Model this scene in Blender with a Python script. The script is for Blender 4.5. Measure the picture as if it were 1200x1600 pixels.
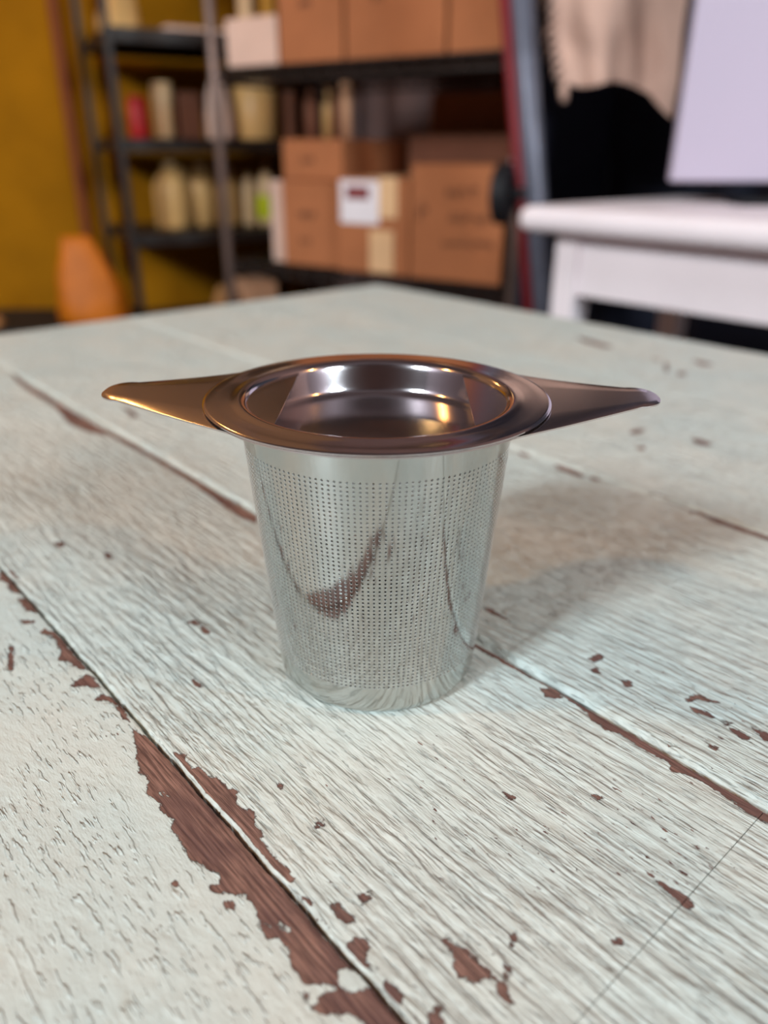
import bpy, bmesh, math, random
import numpy as np
from mathutils import Vector, Matrix, noise as mnoise

for o in list(bpy.data.objects):
    bpy.data.objects.remove(o, do_unlink=True)
scene = bpy.context.scene
C = scene.collection
R = math.radians
TZ = 0.75                                   # height of the painted table top


def lin(r, g, b, a=1.0):
    f = lambda c: (c / 255) / 12.92 if c / 255 <= 0.04045 else ((c / 255 + 0.055) / 1.055) ** 2.4
    return (f(r), f(g), f(b), a)


# ------------------------------------------------------------------ camera
cam_d = bpy.data.cameras.new('camera')
cam = bpy.data.objects.new('camera', cam_d)
C.objects.link(cam)
cam_d.sensor_fit = 'HORIZONTAL'
cam_d.sensor_width = 36.0
cam_d.lens = 36.0 * 1210 / 1200
cam_d.clip_start = 0.01
cam_d.clip_end = 30
pitch, roll = R(25.0), R(0.25)
fw = Vector((0, math.cos(pitch), -math.sin(pitch)))
up0 = Vector((0, math.sin(pitch), math.cos(pitch)))
rt0 = Vector((1, 0, 0))
rt = math.cos(roll) * rt0 + math.sin(roll) * up0
up = -math.sin(roll) * rt0 + math.cos(roll) * up0
m = Matrix((rt, up, -fw)).transposed().to_4x4()
m.translation = Vector((0, 0, TZ + 0.117))
cam.matrix_world = m
cam_d.dof.use_dof = True
cam_d.dof.focus_distance = 0.157
cam_d.dof.aperture_fstop = 11.5
scene.camera = cam

# ------------------------------------------------------------------ world, lights, exposure
world = bpy.data.worlds.new('world')
scene.world = world
world.use_nodes = True
world.node_tree.nodes['Background'].inputs[0].default_value = (0.55, 0.65, 0.8, 1)
world.node_tree.nodes['Background'].inputs[1].default_value = 0.3
scene.view_settings.view_transform = 'Standard'
scene.view_settings.look = 'None'
scene.view_settings.gamma = 1
scene.view_settings.use_curve_mapping = False
scene.view_settings.exposure = -0.75


def area_light(name, loc, target, sx, sy, power, col):
    l = bpy.data.lights.new(name, 'AREA')
    l.shape = 'RECTANGLE'; l.size = sx; l.size_y = sy; l.energy = power; l.color = col
    o = bpy.data.objects.new(name, l)
    C.objects.link(o)
    o.location = loc
    o.rotation_euler = (Vector(target) - Vector(loc)).to_track_quat('-Z', 'Y').to_euler()
    return o


# daylight through the two windows in the rear wall
area_light('window_daylight_a', (-2.83, -2.74, 3.17), (-1.9, 1.0, 1.7), 0.84, 0.88, 465, (0.79, 0.93, 1.0))
area_light('window_daylight_b', (2.78, -2.74, 2.49), (1.85, 1.0, 1.35), 0.88, 0.88, 310, (0.79, 0.93, 1.0))

# ------------------------------------------------------------------ materials


def new_mat(name):
    mt = bpy.data.materials.new(name)
    mt.use_nodes = True
    nt = mt.node_tree
    return mt, nt, nt.nodes['Principled BSDF']


def node(nt, typ, **kw):
    n = nt.nodes.new(typ)
    for k, v in kw.items():
        setattr(n, k, v)
    return n


def math_n(nt, op, a, b=None, c=None, clamp=False):
    n = nt.nodes.new('ShaderNodeMath')
    n.operation = op
    n.use_clamp = clamp
    for i, v in enumerate((a, b, c)):
        if v is None:
            continue
        if isinstance(v, (int, float)):
            n.inputs[i].default_value = v
        else:
            nt.links.new(v, n.inputs[i])
    return n.outputs[0]


def smooth(nt, v, lo, hi, out0=0.0, out1=1.0):
    n = nt.nodes.new('ShaderNodeMapRange')
    n.interpolation_type = 'SMOOTHSTEP'
    nt.links.new(v, n.inputs[0])
    n.inputs[1].default_value = lo; n.inputs[2].default_value = hi
    n.inputs[3].default_value = out0; n.inputs[4].default_value = out1
    return n.outputs[0]


def mixc(nt, fac, a, b, blend='MIX'):
    n = nt.nodes.new('ShaderNodeMix')
    n.data_type = 'RGBA'; n.blend_type = blend
    if isinstance(fac, (int, float)):
        n.inputs[0].default_value = fac
    else:
        nt.links.new(fac, n.inputs[0])
    for i, v in ((6, a), (7, b)):
        if isinstance(v, tuple):
            n.inputs[i].default_value = v
        else:
            nt.links.new(v, n.inputs[i])
    return n.outputs[2]


def noise_n(nt, vec, scale, detail=3.0, rough=0.55, mapping=None, loc=(0, 0, 0), dist=0.0):
    if mapping:
        mp = nt.nodes.new('ShaderNodeMapping')
        nt.links.new(vec, mp.inputs[0])
        mp.inputs[1].default_value = loc
        mp.inputs[3].default_value = mapping
        vec = mp.outputs[0]
    n = nt.nodes.new('ShaderNodeTexNoise')
    nt.links.new(vec, n.inputs['Vector'])
    n.inputs['Scale'].default_value = scale
    n.inputs['Detail'].default_value = detail
    n.inputs['Roughness'].default_value = rough
    n.inputs['Distortion'].default_value = dist
    return n.outputs[0]


def coords(nt):
    return nt.nodes.new('ShaderNodeTexCoord').outputs['Object']


def plain(name, col, rough=0.6, metal=0.0, vary=0.12, scale=12.0, bump=0.0, bscale=200.0, spec=0.25, stretch=None):
    mt, nt, b = new_mat(name)
    co = coords(nt)
    n = noise_n(nt, co, scale, 4.0, 0.6, mapping=stretch)
    dark = tuple(c * (1 - vary) for c in col[:3]) + (1,)
    light = tuple(min(1, c * (1 + vary)) for c in col[:3]) + (1,)
    nt.links.new(mixc(nt, smooth(nt, n, 0.3, 0.7), dark, light), b.inputs['Base Color'])
    b.inputs['Roughness'].default_value = rough
    b.inputs['Metallic'].default_value = metal
    b.inputs['Specular IOR Level'].default_value = spec
    if bump:
        bn = nt.nodes.new('ShaderNodeBump')
        bn.inputs['Strength'].default_value = 1.0
        bn.inputs['Distance'].default_value = bump
        nt.links.new(noise_n(nt, co, bscale, 3.0), bn.inputs['Height'])
        nt.links.new(bn.outputs[0], b.inputs['Normal'])
    return mt


def paint_material(name, style):
    """Old mint paint over red-brown wood; attribute 'chip' (mm) is the signed distance into a flaked patch."""
    mt, nt, b = new_mat(name)
    co = coords(nt)                                         # local x runs along the boards
    at = node(nt, 'ShaderNodeAttribute', attribute_name='chip')
    sd = at.outputs['Fac']
    at2 = node(nt, 'ShaderNodeAttribute', attribute_name='wear')
    wear = at2.outputs['Fac']
    rag1 = noise_n(nt, co, 1.0, 4.0, 0.65, mapping=(420, 900, 400))
    rag2 = noise_n(nt, co, 1.0, 2.0, 0.5, mapping=(1500, 3500, 1500))
    edge = math_n(nt, 'ADD', sd, math_n(nt, 'MULTIPLY', math_n(nt, 'SUBTRACT', rag1, 0.5), 2.6))
    edge = math_n(nt, 'ADD', edge, math_n(nt, 'MULTIPLY', math_n(nt, 'SUBTRACT', rag2, 0.5), 0.5))
    big = smooth(nt, edge, -0.08, 0.08)
    # scattered tiny flakes, along the grain, in clusters
    cl = noise_n(nt, co, 1.0, 2.0, 0.5, mapping=(16, 24, 10), loc=(3.1, 1.7, 0))
    fl = noise_n(nt, co, 1.0, 3.0, 0.55, mapping=(330, 1000, 300), loc=(7, 3, 0))
    fs = math_n(nt, 'ADD', fl, math_n(nt, 'MULTIPLY', math_n(nt, 'SUBTRACT', cl, 0.5), 0.42))
    fs = math_n(nt, 'ADD', fs, wear)
    tiny = smooth(nt, fs, 0.725, 0.745)
    chip = math_n(nt, 'MAXIMUM', big, tiny)
    # grain ridges in the paint
    if style == 'dash':
        ga = noise_n(nt, co, 1.0, 2.0, 0.5, mapping=(210, 950, 100))
        gb = noise_n(nt, co, 1.0, 3.0, 0.6, mapping=(260, 620, 100), loc=(2, 9, 0))
        gate = smooth(nt, noise_n(nt, co, 1.0, 2.0, 0.5, mapping=(45, 60, 40), loc=(5, 5, 5)), 0.30, 0.56)
        r1 = math_n(nt, 'MULTIPLY', smooth(nt, ga, 0.55, 0.68), gate)
        h = math_n(nt, 'ADD', math_n(nt, 'MULTIPLY', r1, 0.36), math_n(nt, 'MULTIPLY', gb, 0.26))
    else:
        ga = noise_n(nt, co, 1.0, 3.0, 0.55, mapping=(62, 520, 60), dist=0.3)
        gb = noise_n(nt, co, 1.0, 3.0, 0.6, mapping=(120, 1300, 100), loc=(2, 9, 0), dist=0.2)
        gate = smooth(nt, noise_n(nt, co, 1.0, 2.0, 0.5, mapping=(26, 40, 40), loc=(5, 5, 5)), 0.3, 0.7, 0.35, 1.0)
        r1 = math_n(nt, 'MULTIPLY', smooth(nt, ga, 0.36, 0.64), gate)
        groove = smooth(nt, gb, 0.30, 0.42)
        h = math_n(nt, 'ADD', math_n(nt, 'MULTIPLY', r1, 0.38), math_n(nt, 'MULTIPLY', groove, 0.20))
    gc = noise_n(nt, co, 1.0, 3.0, 0.6, mapping=(900, 2600, 900), loc=(1, 1, 0))
    lump = noise_n(nt, co, 1.0, 2.0, 0.5, mapping=(120, 170, 100), loc=(4, 2, 0))
    h = math_n(nt, 'ADD', h, math_n(nt, 'MULTIPLY', gc, 0.07))
    h = math_n(nt, 'ADD', h, math_n(nt, 'MULTIPLY', lump, 0.45))
    wg = noise_n(nt, co, 1.0, 4.0, 0.65, mapping=(90, 1700, 100), loc=(8, 8, 0))
    wood_h = math_n(nt, 'MULTIPLY', wg, 0.28)
    hp = math_n(nt, 'ADD', h, 0.32)
    mix = nt.nodes.new('ShaderNodeMix')
    nt.links.new(chip, mix.inputs[0]); nt.links.new(hp, mix.inputs[2]); nt.links.new(wood_h, mix.inputs[3])
    bn = nt.nodes.new('ShaderNodeBump')
    bn.inputs['Strength'].default_value = 1.0
    bn.inputs['Distance'].default_value = 0.00120 if style == 'dash' else 0.00235
    nt.links.new(mix.outputs[0], bn.inputs['Height'])
    nt.links.new(bn.outputs[0], b.inputs['Normal'])
    # colours
    tone = noise_n(nt, co, 1.0, 3.0, 0.6, mapping=(14, 22, 10), loc=(9, 4, 2))
    paint = mixc(nt, smooth(nt, tone, 0.35, 0.68), lin(204, 212, 206), lin(214, 214, 204))
    stain = noise_n(nt, co, 1.0, 4.0, 0.65, mapping=(60, 130, 50), loc=(1, 6, 2))
    paint = mixc(nt, smooth(nt, stain, 0.60, 0.78, 0.0, 0.35), paint, lin(176, 160, 134))
    if style != 'dash':
        paint = mixc(nt, math_n(nt, 'MULTIPLY', smooth(nt, gb, 0.36, 0.29), 0.42), paint, lin(120, 106, 94))
    wood = mixc(nt, smooth(nt, wg, 0.34, 0.66), lin(92, 63, 55), lin(160, 118, 103))
    wl = noise_n(nt, co, 1.0, 2.0, 0.5, mapping=(60, 110, 50), loc=(3, 3, 1))
    wood = mixc(nt, smooth(nt, wl, 0.42, 0.66, 0.0, 0.55), wood, lin(92, 62, 60))
    # a thin darker rim where the flake breaks off
    rim = math_n(nt, 'MULTIPLY', smooth(nt, edge, -0.35, 0.0), smooth(nt, edge, 0.35, 0.0))
    col = mixc(nt, chip, paint, wood)
    col = mixc(nt, math_n(nt, 'MULTIPLY', rim, 0.35), col, lin(80, 60, 50))
    nt.links.new(col, b.inputs['Base Color'])
    rr = nt.nodes.new('ShaderNodeMix')
    nt.links.new(chip, rr.inputs[0]); rr.inputs[2].default_value = 0.46; rr.inputs[3].default_value = 0.62
    nt.links.new(rr.outputs[0], b.inputs['Roughness'])
    b.inputs['Specular IOR Level'].default_value = 0.45
    return mt


def steel(name, col, rough, streak, axis):
    mt, nt, b = new_mat(name)
    co = coords(nt)
    mp = (2600, 2600, 40) if axis == 'z' else ((60, 2600, 2600) if axis == 'x' else (900, 900, 900))
    n = noise_n(nt, co, 1.0, 3.0, 0.6, mapping=mp)
    n2 = noise_n(nt, co, 1.0, 3.0, 0.6, mapping=(90, 90, 70), loc=(2, 2, 2))
    b.inputs['Metallic'].default_value = 1.0
    nt.links.new(mixc(nt, n2, tuple(c * 0.93 for c in col[:3]) + (1,), col), b.inputs['Base Color'])
    nt.links.new(smooth(nt, math_n(nt, 'ADD', math_n(nt, 'MULTIPLY', n, 0.5), math_n(nt, 'MULTIPLY', n2, 0.5)), 0.3, 0.7, rough * 0.985, rough * 1.02), b.inputs['Roughness'])
    bn = nt.nodes.new('ShaderNodeBump')
    bn.inputs['Strength'].default_value = 1.0
    bn.inputs['Distance'].default_value = streak
    nt.links.new(n, bn.inputs['Height'])
    nt.links.new(bn.outputs[0], b.inputs['Normal'])
    return mt


def emitter(name, col, strength):
    mt, nt, b = new_mat(name)
    b.inputs['Base Color'].default_value = col
    b.inputs['Emission Color'].default_value = col
    b.inputs['Emission Strength'].default_value = strength
    return mt


M = {}
M['paint_dash'] = paint_material('old_mint_paint_pimpled', 'dash')
M['paint_grain'] = paint_material('old_mint_paint_grained', 'grain')
M['steel_body'] = steel('steel_basket', (0.52, 0.525, 0.505, 1), 0.085, 0.0000012, 'z')
M['steel_hole'] = plain('steel_hole_edge', (0.86, 0.86, 0.84, 1), 0.5, metal=1.0, vary=0.03)
M['steel_lid'] = steel('steel_lid', (0.74, 0.68, 0.69, 1), 0.13, 0.0000005, 'n')
M['steel_rim'] = steel('steel_rim', (0.68, 0.62, 0.615, 1), 0.18, 0.0000008, 'x')
M['wood_under'] = plain('brown_wood', lin(104, 66, 52), 0.6, stretch=(2, 30, 10))
M['yellow_wall'] = plain('yellow_plaster', lin(152, 97, 8), 0.9, vary=0.14, scale=3.0, bump=0.002, bscale=40, spec=0.1)
_nt = M['yellow_wall'].node_tree                              # the yellow paint ends at a brown upper wall
_b = _nt.nodes['Principled BSDF']
_sx = _nt.nodes.new('ShaderNodeSeparateXYZ')
_nt.links.new(coords(_nt), _sx.inputs[0])
_src = _b.inputs['Base Color'].links[0].from_socket
_nt.links.new(mixc(_nt, smooth(_nt, _sx.outputs[2], 1.48, 1.50), _src, lin(128, 92, 66)), _b.inputs['Base Color'])
M['yellow_can'] = plain('yellow_can_paint', lin(190, 132, 34), 0.5)
M['brown_wall'] = plain('mauve_brown_plaster', lin(108, 84, 80), 0.85, vary=0.12, scale=3.0)
M['grey_wall'] = plain('grey_plaster', lin(102, 88, 92), 0.85, vary=0.06, scale=2.0)
M['ceiling'] = plain('ceiling_board', lin(104, 94, 98), 0.8, vary=0.1, scale=3.0)
M['floor'] = plain('dark_floor', lin(74, 60, 52), 0.6, vary=0.2, scale=6.0)
M['navy'] = plain('dark_navy_paint', lin(34, 34, 46), 0.55, vary=0.15, scale=5.0)
M['black_metal'] = plain('black_metal', lin(38, 28, 24), 0.45, vary=0.1)
M['grey_post'] = plain('grey_post_metal', lin(118, 96, 88), 0.4, metal=0.4, vary=0.1)
M['pole_grey'] = plain('pole_grey_metal', lin(96, 96, 108), 0.4, metal=0.3, vary=0.15)
M['red'] = plain('red_paint', lin(112, 26, 32), 0.5)
M['red_plastic'] = plain('red_plastic', lin(165, 18, 18), 0.45)
M['black'] = plain('black_rubber', lin(24, 23, 26), 0.6)
M['card'] = plain('cardboard', lin(166, 101, 64), 0.85, vary=0.06, scale=9.0)
M['card_b'] = plain('cardboard_light', lin(198, 146, 112), 0.85, vary=0.06, scale=9.0)
M['card_pale'] = plain('cardboard_pale', lin(216, 178, 160), 0.85, vary=0.05, scale=9.0)
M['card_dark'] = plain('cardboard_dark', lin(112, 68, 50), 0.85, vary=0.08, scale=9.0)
M['tape'] = plain('packing_tape', lin(222, 176, 132), 0.35, vary=0.04)
M['paper'] = plain('paper_label', lin(226, 214, 216), 0.8, vary=0.03)
M['ink_red'] = plain('red_brown_ink', lin(120, 44, 44), 0.8)
M['ink'] = plain('marker_ink', lin(92, 56, 44), 0.8)
M['desk_white'] = plain('white_desk_paint', lin(252, 238, 241), 0.45, vary=0.03, scale=6)
M['panel_white'] = plain('white_panel', lin(182, 169, 186), 0.5, vary=0.01, scale=4)
M['cloth'] = plain('beige_cloth', lin(196, 160, 144), 0.9, vary=0.06, scale=14, bump=0.0006, bscale=900)
M['jug'] = plain('milky_plastic', lin(205, 158, 100), 0.4, vary=0.05)
M['jug_white'] = plain('white_plastic', lin(216, 176, 132), 0.4, vary=0.04)
M['lime'] = plain('lime_label', lin(190, 190, 30), 0.6)
M['orange'] = plain('orange_plastic', lin(176, 92, 6), 0.55, vary=0.12, scale=18)
M['tan'] = plain('tan_paper', lin(176, 122, 74), 0.8)
M['trim'] = plain('brown_trim', lin(128, 62, 34), 0.6, stretch=(10, 10, 1))
M['window_frame'] = plain('window_frame_paint', lin(225, 222, 215), 0.5)
M['bulb'] = emitter('warm_bulb_glass', (1.0, 0.62, 0.25, 1), 14.0)

# ------------------------------------------------------------------ mesh helpers


def link_mesh(name, bm, mat, parent=None, smooth_shade=False):
    me = bpy.data.meshes.new(name)
    bmesh.ops.recalc_face_normals(bm, faces=bm.faces)
    bm.to_mesh(me)
    bm.free()
    if smooth_shade:
        me.polygons.foreach_set('use_smooth', [True] * len(me.polygons))
    me.materials.append(M[mat] if isinstance(mat, str) else mat)
    o = bpy.data.objects.new(name, me)
    C.objects.link(o)
    if parent is not None:
        o.parent = parent
    return o


def tag(o, label=None, cat=None, group=None, kind=None):
    for k, v in (('label', label), ('category', cat), ('group', group), ('kind', kind)):
        if v:
            o[k] = v
    return o


def thing(name, label, cat, loc=(0, 0, 0), rotz=0.0, group=None):
    o = bpy.data.objects.new(name, None)
    C.objects.link(o)
    o.empty_display_size = 0.05
    o.location = loc
    o.rotation_euler = (0, 0, rotz)
    return tag(o, label, cat, group)


def bx(bm, x0, x1, y0, y1, z0, z1, bev=0.0, seg=2):
    vs = [bm.verts.new((x, y, z)) for x in (x0, x1) for y in (y0, y1) for z in (z0, z1)]
    fs = [(0, 1, 3, 2), (4, 6, 7, 5), (0, 4, 5, 1), (2, 3, 7, 6), (0, 2, 6, 4), (1, 5, 7, 3)]
    faces = [bm.faces.new([vs[i] for i in f]) for f in fs]
    if bev:
        es = list({e for f in faces for e in f.edges})
        bmesh.ops.bevel(bm, geom=es, offset=bev, segments=seg, affect='EDGES', profile=0.5)
    return bm


def box_obj(name, mat, parent, x0, x1, y0, y1, z0, z1, bev=0.0, seg=2):
    return link_mesh(name, bx(bmesh.new(), x0, x1, y0, y1, z0, z1, bev, seg), mat, parent)


def tube(bm, pts, rad, seg=10, caps=True):
    pts = [Vector(p) for p in pts]
    rads = rad if isinstance(rad, (list, tuple)) else [rad] * len(pts)
    rings = []
    for i, p in enumerate(pts):
        d = (pts[min(i + 1, len(pts) - 1)] - pts[max(i - 1, 0)]).normalized()
        a = Vector((0, 0, 1)) if abs(d.z) < 0.9 else Vector((1, 0, 0))
        u = d.cross(a).normalized()
        v = d.cross(u).normalized()
        rings.append([bm.verts.new(p + (u * math.cos(2 * math.pi * k / seg) + v * math.sin(2 * math.pi * k / seg)) * rads[i]) for k in range(seg)])
    for a, b in zip(rings, rings[1:]):
        for k in range(seg):
            bm.faces.new((a[k], a[(k + 1) % seg], b[(k + 1) % seg], b[k]))
    if caps:
        bm.faces.new(rings[0])
        bm.faces.new(list(reversed(rings[-1])))
    return bm


def lathe(bm, prof, seg=48, sx=1.0, sy=1.0, x=0.0, y=0.0):
    rings = []
    for r, z in prof:
        if r < 1e-6:
            rings.append([bm.verts.new((x, y, z))])
        else:
            rings.append([bm.verts.new((x + r * sx * math.cos(2 * math.pi * k / seg), y + r * sy * math.sin(2 * math.pi * k / seg), z)) for k in range(seg)])
    for a, b in zip(rings, rings[1:]):
        for k in range(seg):
            k2 = (k + 1) % seg
            if len(a) == 1 and len(b) == 1:
                continue
            if len(a) == 1:
                bm.faces.new((a[0], b[k], b[k2]))
            elif len(b) == 1:
                bm.faces.new((a[k], b[0], a[k2]))
            else:
                bm.faces.new((a[k], a[k2], b[k2], b[k]))
    return bm


def arc(cx, cz, r, a0, a1, n):
    return [(cx + r * math.cos(R(a0 + (a1 - a0) * i / n)), cz + r * math.sin(R(a0 + (a1 - a0) * i / n))) for i in range(n + 1)]


# ------------------------------------------------------------------ room shell
def wall(name, p, q, z0, z1, mat, holes=()):
    """a wall panel from p to q (plan), 0.1 m thick on its outer (left-hand) side; holes = (s0, s1, z0, z1)"""
    p, q = Vector(p), Vector(q)
    L = (q - p).length
    ang = math.atan2(q.y - p.y, q.x - p.x)
    bm = bmesh.new()
    xs = sorted({0.0, L} | {h[0] for h in holes} | {h[1] for h in holes})
    zs = sorted({z0, z1} | {h[2] for h in holes} | {h[3] for h in holes})
    for x0, x1 in zip(xs, xs[1:]):
        for a, b in zip(zs, zs[1:]):
            if any(h[0] <= x0 and x1 <= h[1] and h[2] <= a and b <= h[3] for h in holes):
                continue
            bx(bm, x0, x1, 0.0, 0.1, a, b)
    o = link_mesh(name, bm, mat)
    o.location = (p.x, p.y, 0)
    o.rotation_euler = (0, 0, ang)
    return tag(o, kind='structure')


CORNER = (-0.325, 3.297)
YL = (-3.4, 1.664)
DR = (3.4, -0.899)
ZC = 3.8
wall('wall_left', YL, CORNER, 0, ZC, 'yellow_wall')
wall('wall_right', CORNER, DR, 0, ZC, 'brown_wall')
wall('wall_east', DR, (3.4, -2.8), 0, ZC, 'grey_wall')
wall('wall_rear', (3.4, -2.8), (-3.4, -2.8), 0, ZC, 'grey_wall', holes=((0.17, 1.07, 2.04, 2.94), (5.80, 6.66, 2.72, 3.62)))
wall('wall_west', (-3.4, -2.8), YL, 0, ZC, 'grey_wall')
poly = [YL, CORNER, DR, (3.4, -2.8), (-3.4, -2.8)]


def slab(name, z0, z1, mat):
    bm = bmesh.new()
    lo = [bm.verts.new((x, y, z0)) for x, y in poly]
    hi = [bm.verts.new((x, y, z1)) for x, y in poly]
    bm.faces.new(lo); bm.faces.new(hi)
    for i in range(5):
        bm.faces.new((lo[i], lo[(i + 1) % 5], hi[(i + 1) % 5], hi[i]))
    return tag(link_mesh(name, bm, mat), kind='structure')


slab('floor', -0.1, 0.0, 'floor')
slab('ceiling', ZC, ZC + 0.1, 'ceiling')
for i, (x0, x1, z0, z1) in enumerate(((2.33, 3.23, 2.04, 2.94), (-3.26, -2.40, 2.72, 3.62))):
    w = tag(bpy.data.objects.new('window_%d' % (i + 1), None), kind='structure')
    C.objects.link(w); w.location = (x0, -2.8, z0)
    W, H = x1 - x0, z1 - z0
    bm = bmesh.new()
    bx(bm, 0, W, -0.06, 0.0, 0, 0.04); bx(bm, 0, W, -0.06, 0.0, H - 0.04, H)
    bx(bm, 0, 0.04, -0.06, 0.0, 0.04, H - 0.04); bx(bm, W - 0.04, W, -0.06, 0.0, 0.04, H - 0.04)
    bx(bm, W / 2 - 0.015, W / 2 + 0.015, -0.05, -0.01, 0.04, H - 0.04)
    link_mesh('window_frame', bm, 'window_frame', w)

# brown upright trim on the yellow wall
ye = Vector((math.cos(R(28)), math.sin(R(28)), 0))
yn = Vector((-math.sin(R(28)), math.cos(R(28)), 0))
tr = box_obj('trim_1', 'trim', None, -0.011, 0.011, -0.03, 0.0, 0.0, ZC)
tr.location = Vector((-0.998, 2.94, 0)) + ye * (-0.075) - yn * 0.004
tr.rotation_euler = (0, 0, R(28))
tag(tr, kind='structure')

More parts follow.
